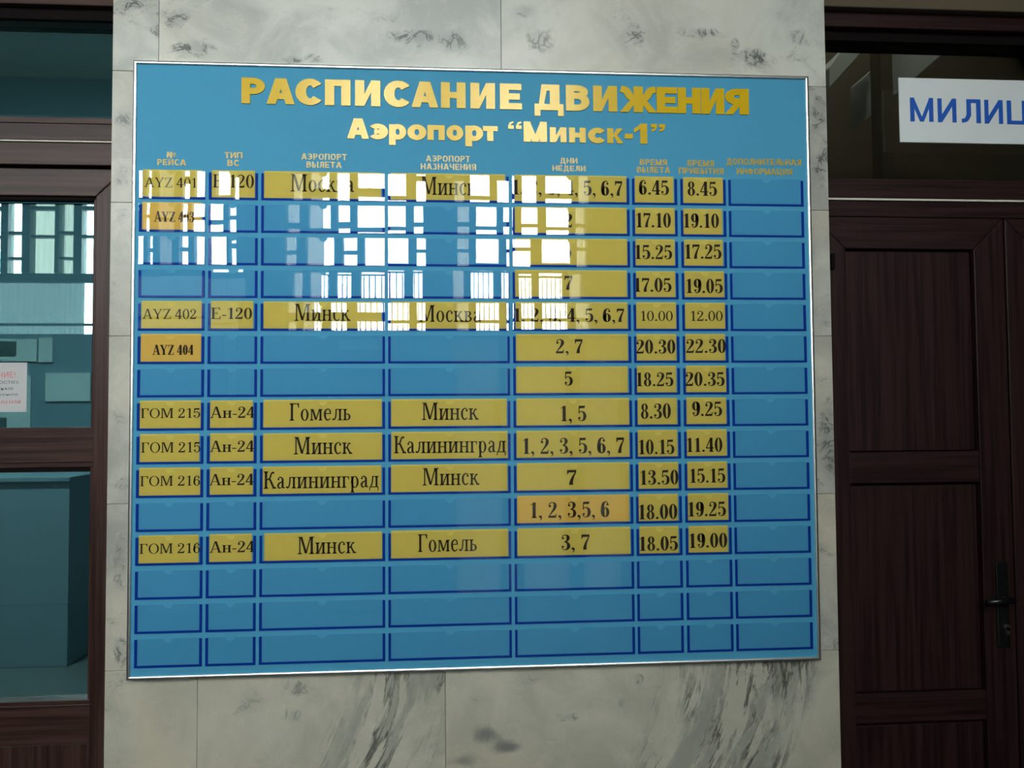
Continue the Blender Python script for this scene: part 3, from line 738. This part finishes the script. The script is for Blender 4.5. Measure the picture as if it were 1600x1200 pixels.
def sglyph(s, ch, S, H):
    """block letters: S width of uprights, H thickness of horizontals (cap height 1), drawn from plain strokes"""
    def up(x, z0=0.0, z1=1.0): s.rect(x, x + S, z0, z1)
    def bar(x0, x1, z): s.rect(x0, x1, z, z + H)
    lc = 0.74
    def bowl(x, zlo, zhi, r):      # D-shaped bowl to the right of x
        cz = (zlo + zhi) / 2; s.rect(x, x + 0.12, zhi - H, zhi); s.rect(x, x + 0.12, zlo, zlo + H)
        s.ring(x + 0.12, cz, r, (zhi - zlo) / 2, S, H, -90, 90)
    W = 0.92
    if ch == 'Р': up(0); bowl(S, 0.36, 1.0, 0.46)
    elif ch == 'А' or ch == 'Л' and False:
        s.line(S / 2, 0, 0.5 - 0.02, 1, S); s.line(1.04 - S / 2, 0, 0.5 + 0.06, 1, S); s.rect(0.25, 0.8, 0.19, 0.19 + H)
    elif ch in 'Сс':
        k = 1.0 if ch == 'С' else lc
        s.ring(0.48, k / 2, 0.48, k / 2 + 0.02, S * 1.05, H * 1.1, 38, 322)
    elif ch in 'ПпН' or ch == 'н':
        k = 1.0 if ch in 'ПН' else lc
        up(0, 0, k); up(W - S, 0, k)
        if ch in 'Пп': s.rect(0, W, k - H, k)
        else: s.rect(0, W, k / 2 - H / 2, k / 2 + H / 2)
    elif ch in 'ИиЙ':
        k = 1.0 if ch in 'ИЙ' else lc
        up(0, 0, k); up(W - S, 0, k); s.poly((S * .35, 0), (S, 0), (W - S * .35, k), (W - S, k)); s.poly((S, 0.0), (S, .32 * k), (W - S, k), (W - S, .68 * k))
        if ch == 'Й': s.rect(0.25, 0.67, 1.08, 1.2)
    elif ch in 'Е': up(0); bar(0, 0.82, 0); bar(0, 0.80, 1 - H); bar(0, 0.74, 0.5 - H / 2)
    elif ch == 'Д': s.poly((0.14, 0.18), (0.32, 0.18), (0.46, 0.99), (0.24, 0.99)); s.rect(0.24, 0.86, 1 - H, 1); s.rect(0.86 - S, 0.86, 0, 1); s.rect(0, 1.0, 0, H); s.rect(0, 0.2, -0.22, 0.1); s.rect(0.8, 1.0, -0.22, 0.1)
    elif ch == 'В': up(0); bowl(S, 0.46, 1.0, 0.44); bowl(S, 0.0, 0.46 + H, 0.50)
    elif ch == 'Б': up(0); bar(0, 0.8, 1 - H); bowl(S, 0.0, 0.62, 0.48)
    elif ch == 'Ь': up(0); bowl(S, 0.0, 0.62, 0.48)
    elif ch == 'Ы': up(0); bowl(S, 0.0, 0.62, 0.30); up(0.86)
    elif ch == 'Ж':
        s.rect(0.66 - S / 2, 0.66 + S / 2, 0, 1)
        for d in (-1, 1):
            q = [(0.66 + d * 0.06, 0.58), (0.66 + d * 0.30, 0.46), (0.66 + d * 0.66, 0), (0.66 + d * 0.36, 0), (0.66 + d * 0.06, 0.42)]
            s.poly(*(q if d < 0 else q)); s.stroke([(0.66 + d * 0.12, 0.52, H), (0.66 + d * 0.30, 0.62, S * .8), (0.66 + d * 0.42, 0.83, S * .8), (0.66 + d * 0.62, 0.90, H)])
    elif ch == 'Я': up(0.88 - S); s.rect(0.42, 0.8, 1 - H, 1); s.rect(0.42, 0.8, 0.38, 0.38 + H); s.ring(0.44, 0.69, 0.42, 0.31, S, H, 90, 270); s.poly((0, 0), (0.30, 0), (0.62, 0.42), (0.34, 0.42))
    elif ch == 'э': s.ring(0.36, lc / 2, 0.44, lc / 2 + 0.02, S, H, -142, 142); s.rect(0.2, 0.6, lc / 2 - H * .42, lc / 2 + H * .42)
    elif ch == 'Э': s.ring(0.38, 0.5, 0.48, 0.52, S, H, -142, 142); s.rect(0.22, 0.7, 0.5 - H / 2, 0.5 + H / 2)
    elif ch == 'р': up(0, -0.28, lc); s.ring(0.44, lc / 2, 0.44, lc / 2 + 0.02, S, H * 1.0)
    elif ch == 'о': s.ring(0.44, lc / 2, 0.44, lc / 2 + 0.02, S, H * 1.0)
    elif ch == 'О': s.ring(0.5, 0.5, 0.5, 0.52, S, H)
    elif ch == 'т': s.rect(0, 0.8, lc - H, lc); s.rect(0.4 - S / 2, 0.4 + S / 2, 0, lc)
    elif ch == 'Т': s.rect(0, 0.86, 1 - H, 1); s.rect(0.43 - S / 2, 0.43 + S / 2, 0, 1)
    elif ch == 'М': up(0); up(1.1 - S); s.poly((S * .9, 1), (0, 1), (0.55 - S * .45, 0), (0.55 + S * .45, 0)); s.poly((1.1, 1), (1.1 - S * .9, 1), (0.55 - S * .45, 0), (0.55 + S * .45, 0))
    elif ch in 'кК':
        k = 1.0 if ch == 'К' else lc
        up(0, 0, k); s.poly((S, k * .42), (S * 1.3, k * .38), (0.86, k), (0.54, k), (S, k * .62)); s.poly((S * 1.1, k * .5), (0.56, 0), (0.9, 0), (0.5, k * .62), (S * 1.5, k * .62))
    elif ch == '-': s.rect(0, 0.4, 0.24, 0.24 + H)
    elif ch == '1': s.rect(0.3, 0.3 + S, 0, 1); s.poly((0, 0.55), (0.12, 0.6), (0.3, 0.74), (0.3, 1.0), (0.24, 0.9), (0, 0.76))
    elif ch in '“”':
        for d in (0.0, 0.36):
            if ch == '“': s.rect(d, d + 0.26, 0.62, 0.8); s.poly((d, 0.78), (d + 0.12, 0.78), (d + 0.14, 0.86), (d + 0.26, 0.92), (d + 0.24, 1.0), (d + 0.08, 0.95))
            else: s.rect(d, d + 0.26, 0.82, 1.0); s.poly((d + 0.14, 0.84), (d + 0.26, 0.84), (d + 0.18, 0.67), (d + 0.02, 0.62), (d, 0.70), (d + 0.12, 0.76))
    elif ch == 'З': s.ring(0.34, 0.73, 0.38, 0.28, S, H, -100, 150); s.ring(0.34, 0.28, 0.44, 0.30, S, H, -150, 100)
    elif ch == 'Ч': up(0.86 - S); s.rect(0, S, 0.58, 1); s.ring(0.42, 0.60, 0.42, 0.26, S, H, 180, 270); s.rect(0.4, 0.7, 0.34, 0.34 + H)
    elif ch == 'Ф': s.rect(0.58 - S / 2, 0.58 + S / 2, 0, 1); s.ring(0.58, 0.5, 0.58, 0.4, S, H)
    elif ch == 'Ц': up(0); up(0.9 - S); s.rect(0, 1.04, 0, H); s.rect(0.88, 1.04, -0.22, H)
    elif ch == 'Л': up(0.86 - S); s.rect(0.22, 0.86, 1 - H, 1); s.rect(0.22, 0.22 + S, 0.3, 1); s.stroke([(0.22 + S / 2, 0.34, S), (0.2, 0.14, S * .9), (0.0, 0.09, H)])
    elif ch == '№': s.rect(0, S, 0, 1); s.rect(0.8 - S, 0.8, 0, 1); s.line(S * .7, 1, 0.8 - S * .7, 0, S); s.ring(1.12, 0.66, 0.22, 0.22, S * .6, H * .7); s.rect(0.9, 1.34, 0.2, 0.32)
    else: raise ValueError(ch)
    return max(p[0] for q in s.p for p in q) - s.ox

def block_text(name, text, x0, x1, zb_, zc, y, thick, m_, parent, S=0.335, H=0.245, gap=0.10, refw=None):
    """text between x0 and x1, baseline zb_, cap height up to zc, raised by thick"""
    g = G(); adv = 0
    for ch in text:
        g.ox = adv; sub = G(); sub.ox = adv; sglyph(sub, ch, S, H); g.p += sub.p
        adv = max(p[0] for q in sub.p for p in q) + gap
    ax = min(p[0] for q in g.p for p in q); b2 = max(p[0] for q in g.p for p in q)
    sx = (x1 - x0) / (b2 - ax); sz = zc - zb_; mb = MB()
    for n_, q in enumerate(g.p):
        pts = [(x0 + (px - ax) * sx, zb_ + pz * sz) for px, pz in q]
        ar = sum(pts[i][0] * pts[(i + 1) % len(pts)][1] - pts[(i + 1) % len(pts)][0] * pts[i][1] for i in range(len(pts)))
        if abs(ar) < 1e-12: continue
        mb.prism(pts if ar > 0 else pts[::-1], y - thick - 1e-6 * n_, y)
    o = mb.build(name, m_); child(o, parent); return o

# ------------------------------------------------------------------ the timetable board
XC = [-0.8575, -0.6962, -0.6876, -0.5666, -0.5579, -0.248, -0.2398, 0.0701, 0.0785, 0.3861, 0.3938, 0.5135, 0.5227, 0.644, 0.6519, 0.8551]
ZR0 = 0.5182 + EYE; DZ = 0.08297
BT, BB = 0.8692 + EYE, -0.6718 + EYE
board = empty('timetable_board', (0, 0.01, BB))
tag(board, 'large blue airport timetable board with gold letters on the marble pier', 'notice board')
child(box('panel', M_BOARD, -0.868, 0.868, 0.0, PY - 0.0008, BB + 0.007, BT - 0.007), board)
def frame_rail(a, b, horiz):
    mb = MB(); n = 10; wd = 0.0085
    A = [];
    for end, sgn in ((a, 1), (b, -1)):
        ring = []
        for i in range(n + 1):
            t = math.radians(-40 + 80 * i / n)
            off = math.sin(t) / math.sin(math.radians(40)) * wd / 2; y = -0.0035 - (math.cos(t) - math.cos(math.radians(40))) * wd * 0.78
            cut = sgn * (off + wd / 2)
            ring.append((off, y, cut))
        ring = [(-wd / 2, PY - 0.0008, 0.0)] + ring + [(wd / 2, PY - 0.0008, sgn * wd)]
        A.append((end, ring))
    k = len(A[0][1])
    for (ex, ez), ring in A:
        for off, y, cut in ring:
            if horiz == 't': mb.v.append((ex + cut, y, ez - (off + wd / 2)))
            elif horiz == 'b': mb.v.append((ex + cut, y, ez + (off + wd / 2)))
            elif horiz == 'l': mb.v.append((ex + (off + wd / 2), y, ez + cut))
            else: mb.v.append((ex - (off + wd / 2), y, ez + cut))
    for i in range(k):
        j = (i + 1) % k
        mb.f.append((i, j, k + j, k + i))
    mb.f.append(tuple(range(k))); mb.f.append(tuple(range(2 * k - 1, k - 1, -1)))
    o = mb.build('frame_rail', M_CHROME)
    bm = bmesh.new(); bm.from_mesh(o.data); bmesh.ops.recalc_face_normals(bm, faces=bm.faces); bm.to_mesh(o.data); bm.free()
    for p in o.data.polygons: p.use_smooth = False
    child(o, board)
frame_rail((-0.875, BT), (0.875, BT), 't'); frame_rail((-0.875, BB), (0.875, BB), 'b')
frame_rail((-0.875, BB), (-0.875, BT), 'l'); frame_rail((0.875, BB), (0.875, BT), 'r')

def letter(text, x0, x1, ycap, ybase, m_=M_GOLD, thick=0.0032, name='letter', **kw):
    xm = (x0 + x1) / 2; ym = (ycap + ybase) / 2
    return block_text(name, text, at(x0, ym, 0)[0], at(x1, ym, 0)[0], at(xm, ybase, 0)[1], at(xm, ycap, 0)[1], 0.0, thick, m_, board, **kw)
for ch, a, b in [('Р',377.8,414.5),('А',417,461),('С',462,503),('П',508,548),('И',555,594.5),('С',600,640.5),('А',643,685),('Н',689,727.5),('И',735,773.5),('Е',781,815.5),('Д',835,880.5),('В',884,921),('И',926.5,964),('Ж',968,1026),('Е',1025.5,1058),('Н',1058.5,1094),('И',1095,1131),('Я',1131.5,1169.5)]:
    x = (a + b) / 2; k = (x - 395) * 0.0228
    letter(ch, a, b, 122.2 + k, 162.3 + k)
for ch, a, b in [('А',542.5,577),('э',578,606.5),('р',608,635),('о',636.5,666.5),('п',668,695),('о',697.5,724),('р',727,755),('т',754.5,777.5),('“',794,815),('М',818,854.5),('и',859,885),('н',889,915),('с',918.5,945.5),('к',948.5,974),('-',976,988.5),('1',990.5,1011),('”',1017,1039)]:
    x = (a + b) / 2
    letter(ch, a, b, 185.6 + (x - 560) * 0.0185, 217.2 + (x - 560) * 0.0178, thick=0.0028)
heads = [('№',261,275,237.5,246.5),('РЕЙСА',246,291,249,258.5),('ТИП',351,379,238,247.5),('ВС',355.5,374,250,259.5),('АЭРОПОРТ',471,542,240.5,250),('ВЫЛЕТА',479,534,253,262.5),
         ('АЭРОПОРТ',665.5,734.5,243.5,253),('НАЗНАЧЕНИЯ',657.5,744,256,265.5),('ДНИ',875,902.5,247,255.5),('НЕДЕЛИ',863,915,259,267.5),('ВРЕМЯ',999.5,1042,249,258.5),('ВЫЛЕТА',995,1047,261,270.5),
         ('ВРЕМЯ',1074,1115.5,250.5,260),('ПРИБЫТИЯ',1060.5,1130.5,262.5,272),('ДОПОЛНИТЕЛЬНАЯ',1135,1251.5,248.5,258),('ИНФОРМАЦИЯ',1151,1237.5,263.5,273)]
for s_, a, b, y0, y1 in heads:
    letter(s_, a, b, y0, y1, m_=M_GOLD2, thick=0.0014, name='column_heading', S=0.26, H=0.17, gap=0.15)

# pockets
def pocket(ci, ri):
    x0, x1 = XC[2 * ci], XC[2 * ci + 1]
    z0 = ZR0 - DZ * ri; zt = z0 + 0.068
    tw, tb = 0.0062, 0.0050
    pts = [(x0, z0), (x1, z0), (x1, zt), (x1 - tw, zt), (x1 - tw, z0 + tb), (x0 + tw, z0 + tb), (x0 + tw, zt), (x0, zt)]
    b = MB().box(x0, x1, -0.0024, 0.0, z0, z0 + tb).box(x0, x0 + tw, -0.0024, 0.0, z0 + tb, zt).box(x1 - tw, x1, -0.0024, 0.0, z0 + tb, zt).build('card_pocket', M_TAPE)
    child(b, board)
    # clear cover, slightly bowed, with a finger notch in its top edge
    wd = x1 - x0; H = 0.0705; cx = (x0 + x1) / 2; r = 0.0105
    xs = [x0 + wd * i / 14 for i in range(15)]
    xs += [cx + r * math.cos(math.pi * i / 10) for i in range(11)] + [cx + r + 1e-4, cx - r - 1e-4]
    xs = sorted(set(round(x, 6) for x in xs)); nz = 6
    rng = random.Random(ci * 37 + ri * 101 + 5)
    amp = rng.uniform(0.5, 1.3) * 0.0024 * wd; tx = rng.uniform(-1, 1) * 0.0035; tz = rng.uniform(-1, 1) * 0.0022
    a2 = rng.uniform(-1, 1) * 0.0008 * wd; ph = rng.uniform(0, 6.28); a3 = rng.uniform(-1, 1) * 0.00012
    if ci >= 5: amp *= 0.6
    mb = MB()
    for j in range(nz + 1):
        for x in xs:
            d = abs(x - cx); top = H - (math.sqrt(r * r - d * d) if d < r else 0.0)
            z = z0 + top * j / nz
            u = (x - x0) / wd; v = (z - z0) / H
            y = -0.0040 - amp * math.sin(math.pi * u) + a2 * math.sin(2 * math.pi * u + ph) + (x - cx) * tx + (v - 0.5) * H * tz + a3 * math.sin(3.3 * v + ph)
            mb.v.append((x, min(y, -0.0026), z))
    n_ = len(xs)
    for j in range(nz):
        for i in range(n_ - 1):
            k = j * n_ + i; mb.f.append((k, k + 1, k + n_ + 1, k + n_))
    c = mb.build('clear_cover', M_COVER, None, 0, 2, True)
    c.parent = b; c.matrix_parent_inverse = Matrix.Identity(4)
    return b
for ri in range(15):
    for ci in range(8): pocket(ci, ri)

# ------------------------------------------------------------------ serif lettering drawn from strokes
def serif_text(text, x0, x1, z0, z1, y, st, h, parent):
    g = G(st, h); adv = 0
    for ch in text:
        g.ox = adv; adv += g.glyph(ch)
    ax = min(p[0] for q in g.p for p in q); bx2 = max(p[0] for q in g.p for p in q)
    sx = (x1 - x0) / (bx2 - ax); sz = z1 - z0; mb = MB()
    for q in g.p: 
        pts = [(x0 + (px - ax) * sx, z0 + pz * sz) for px, pz in q]
        ar = sum(pts[i][0] * pts[(i + 1) % len(pts)][1] - pts[(i + 1) % len(pts)][0] * pts[i][1] for i in range(len(pts)))
        mb.flat(pts if ar > 0 else pts[::-1], y)
    return mb.build('print', M_INK, parent)

T = (0.115, 0.05)     # book serif
TB = (0.14, 0.05)
Cn = (0.125, 0.05)    # tall condensed serif for the towns
D = (0.18, 0.045)    # bold condensed figures
AB = (0.21, 0.055)   # heavy figures of the two odd flight numbers
CARDS = {
 0: [('AYZ 401',T,226,307,278,293),('E-120',TB,333,397,273,293.5),('Москва',Cn,454,553.5,273,300),('Минск',Cn,657.5,745.5,277,305),('1, 2, 3, 4, 5, 6,7',D,801,972,282,305),('6.45',D,998,1045,282,304.5),('8.45',D,1074,1120,284,306)],
 1: [('AYZ 403',AB,241,304,331,347),None,None,None,('2',D,881,894,334,355.5),('17.10',D,994,1048,333,355.5),('19.10',D,1068,1123,334,356)],
 2: [None,None,None,None,('5',D,880,892.5,381,403),('15.25',D,992,1050,383,405),('17.25',D,1070,1127,382,404.5)],
 3: [None,None,None,None,('7',D,882,894,431,453),('17.05',D,991,1049,434.5,456),('19.05',D,1072,1129,436,458)],
 4: [('AYZ 402',T,223,307,483,498.5),('E-120',TB,330,394,481,498.5),('Минск',Cn,460,548,475,501.5),('Москва',Cn,654,752,477,503),('1, 2, 3, 4, 5, 6,7',D,803,975,482,503),('10.00',T,1001,1051,486,501.5),('12.00',T,1079,1129,486,501.5)],
 5: [('AYZ 404',AB,238.5,302.5,539,554.5),None,None,None,('2, 7',D,868.5,910,530,552),('20.30',D,994,1055,531,552.5),('22.30',D,1072,1134,530,551.5)],
 6: [None,None,None,None,('5',D,882,895,580.5,602.5),('18.25',D,994,1052,582,603.5),('20.35',D,1071,1132,581.5,603)],
 7: [('ГОМ 215',T,220.5,313,638,653),('Ан-24',TB,328.5,398.5,635.5,653),('Гомель',Cn,452.5,548,630,657),('Минск',Cn,659,748,629,656),('1, 5',D,876,916,634,658),('8.30',D,1001,1048,630.5,654),('9.25',D,1081,1128,627.5,650)],
 8: [('ГОМ 215',T,221,313.5,691,707),('Ан-24',TB,328,397.5,688.5,706),('Минск',Cn,459,551,682.5,709.5),('Калининград',Cn,615.5,790.5,680.5,707.5),('1, 2, 3, 5, 6, 7',D,817,975,684,708.5),('10.15',D,998,1053.5,687,709.5),('11.40',D,1073,1128.5,684,706)],
 9: [('ГОМ 216',T,219.5,313,743.5,759),('Ан-24',TB,327,397,740.5,758),('Калининград',Cn,412,592,735.5,762.5),('Минск',Cn,660,749.5,731,758),('7',D,886,900.5,734,757.5),('13.50',D,1000.5,1060,734.5,757),('15.15',D,1078,1133,732,754)],
 10: [None,None,None,None,('1, 2, 3,5, 6',D,829,952,784,808.5),('18.00',D,998,1058,788,811),('19.25',D,1075,1134,784,806.5)],
 11: [('ГОМ 216',T,218.5,313,849,864.5),('Ан-24',TB,327.5,398,845.5,863),('Минск',Cn,465,557,838,865),('Гомель',Cn,653,745,834,861.5),('3, 7',D,877,921,835,859),('18.05',D,999,1059,838,860),('19.00',D,1077,1136,833,855.5)],
}
ORD = ['first','second','third','fourth','fifth','sixth','seventh','eighth','ninth','tenth','eleventh','twelfth']
CN = ['flight number','aircraft type','departure airport','destination airport','weekdays','departure time','arrival time']
for ri, row in CARDS.items():
    for ci, c in enumerate(row):
        if c is None: continue
        text, (st, hh), a, b, y0, y1 = c
        rng = random.Random(ri * 13 + ci * 7)
        x0 = XC[2 * ci] + 0.0067 + rng.uniform(0, 0.0015); x1 = XC[2 * ci + 1] - 0.0067 - rng.uniform(0, 0.0035)
        if (ri, ci) == (11, 2): x0 += 0.004
        z0 = ZR0 - DZ * ri + 0.0055; z1 = ZR0 - DZ * ri + 0.0742 + rng.uniform(-0.0008, 0.0008)
        orange = (ri, ci) in ((1, 0), (5, 0), (10, 4))
        card = MB().box(x0, x1, -0.0011, -0.0004, z0, z1).build('timetable_card', M_CARD2 if orange else M_CARD)
        tag(card, '%s card printed %s, %s row, %s column' % ('orange-yellow' if orange else 'yellow', text, ORD[ri], CN[ci]), 'card', 'printed cards in the timetable pockets')
        xm, ym = (a + b) / 2, (y0 + y1) / 2
        serif_text(text, at(a, ym, 0)[0], at(b, ym, 0)[0], at(xm, y1, 0)[1], at(xm, y0, 0)[1], -0.0014, st, hh, card)

# ------------------------------------------------------------------ police sign over the right door
SY = 0.135
sx0, sz1 = at(1403.5, 121, SY); _, sz0 = at(1408, 222, SY); sx0 = at(1405.5, 170, SY)[0]
sx1 = sx0 + 0.62
sign = tag(empty('door_sign', ((sx0 + sx1) / 2, SY, sz0)), 'white sign with blue lettering above the dark right-hand door', 'sign')
child(box('sign_plate', M_SIGN, sx0, sx1, SY, SY + 0.005, sz0, sz1, None, 0.001), sign)
child(MB().box(sx0 + 0.12, sx0 + 0.16, SY + 0.004, GY + 0.029, sz0 + 0.05, sz0 + 0.09).box(sx1 - 0.16, sx1 - 0.12, SY + 0.004, GY + 0.029, sz0 + 0.05, sz0 + 0.09).build('standoff', M_HANDLE), sign)
for ch, a, b in [('М',1422,1458),('И',1465,1494),('Л',1502,1532),('И',1538,1566.5),('Ц',1573,1608),('И',1613,1642),('Я',1646,1677)]:
    xm = (a + b) / 2; k = (xm - 1440) * 0.03
    block_text('letter', ch, at(a, 172, SY)[0], at(b, 172, SY)[0], at(xm, 190 + k, SY)[1], at(xm, 153 + k, SY)[1], SY, 0.0012, M_SIGN_BLUE, sign, S=0.2, H=0.155)

# ------------------------------------------------------------------ paper notice stuck on the left door glass
NY = GY + 0.027
nx1, nz1 = at(42.5, 566.5, NY); _, nz0 = at(40, 643.5, NY); nx0 = nx1 - 0.20
notice = tag(empty('paper_notice', ((nx0 + nx1) / 2, NY, nz0)), 'white paper notice with red and grey print on the left door glass', 'notice')
child(box('sheet', M_PAPER, nx0, nx1, NY, NY + 0.002, nz0, nz1), notice)
for s_, b, y0, y1, m_, wpx in [('ВНИМАНИЕ!', 24, 581, 590, M_RED, 72), ('личностях', 29.5, 595, 600, M_GREY, 58), ('опасные', 21, 605, 609.5, M_GREY, 46), ('помещение', 28, 615, 619, M_GREY, 62), ('ЗАДЕРЖАНИЯ', 32.5, 625.5, 632, M_RED, 82)]:
    place_sans('print', s_, at(b - wpx, (y0 + y1) / 2, NY)[0], at(b, (y0 + y1) / 2, NY)[0], at(10, y1, NY)[1], at(10, y0, NY)[1], NY - 0.0002, 0, m_, notice, 0.0)

# ------------------------------------------------------------------ vestibule behind the left glass: added fill lamp, cabinet, framed boards
def lamp(x, y, zc, w_, power, label):  # invented fill light, brightens what shows through the glass
    r_ = tag(empty('fill_lamp', (x, y, zc)), label, 'lamp')
    child(box('housing', M_CEIL, x - w_ / 2, x + w_ / 2, y - 0.15, y + 0.15, zc - 0.08, zc), r_)
    l = bpy.data.lights.new('fill_light', 'AREA'); l.shape = 'RECTANGLE'; l.size = w_ * 0.95; l.size_y = 0.26; l.energy = power
    l.color = (0.9, 1.0, 0.98)
    o = bpy.data.objects.new('fill_light', l); o.location = (x, y, zc - 0.085); COL.objects.link(o)
lamp(-3.2, 1.7, CEIL, 1.2, VEST_W, 'added fill lamp in the vestibule behind the left glazed door')
cx1, _ = at(105, 1023, 3.2); _, cz1 = at(60, 753, 3.2)
ctr = tag(empty('cabinet', (cx1 - 0.6, 3.5, 0)), 'large pale teal cabinet standing behind the lower glass of the left door', 'cabinet')
child(box('body', M_COUNTER, cx1 - 1.2, cx1, 3.2, 3.9, 0.0, cz1, None, 0.004), ctr)
child(box('cabinet_top', M_COUNTER, cx1 - 1.22, cx1 + 0.01, 3.18, 3.92, cz1, cz1 + 0.03, None, 0.004), ctr)
vp = struct(empty('trim_3', (-2, VB, 0)))
M_PALE = mottled('pale_board', (0.66, 0.68, 0.66), 0.05, 5, 0.8)
def vpan(x0, x1, y0, y1, m_, d=0.03):
    cx = (x0 + x1) / 2; cy = (y0 + y1) / 2
    child(box('wall_panel', m_, at(x0, cy, VB)[0], at(x1, cy, VB)[0], VB - d, VB, at(cx, y1, VB)[1], at(cx, y0, VB)[1]), vp)
vpan(-70, 60, 530, 565, M_PALE); vpan(-64, 28, 534, 556, M_WALLD, 0.05); vpan(63, 84, 528, 566, M_PALE)
vpan(73, 143, 583, 627, M_PALE); vpan(-60, 50, 587, 672, M_PALE); vpan(-60, 13, 653, 672, M_WALLD, 0.05); vpan(-60, 160, 738, 752, M_PALE)
# added fill lamp in the office behind the right door
lamp(1.9, 1.5, CEIL, 1.0, OFF_W, 'added fill lamp behind the dark transom glass of the right doors')
refl_shapes = struct(empty('trim_4', (1.8, 2.0, 0)))  # shapes modelled behind the glass in place of its reflections
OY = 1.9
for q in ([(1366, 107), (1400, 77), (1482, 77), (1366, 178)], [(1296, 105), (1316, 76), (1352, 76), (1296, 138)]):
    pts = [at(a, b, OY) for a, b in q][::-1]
    child(MB().prism(pts, OY, OY + 0.25).build('reflection_shape', M_WALL, None, 0.004), refl_shapes)
child(box('reflection_edge', M_LINTEL, at(1362, 200, OY)[0], at(1380, 200, OY)[0], OY - 0.1, OY, 0, CEIL), refl_shapes)  # dark upright edge of the same modelled reflection
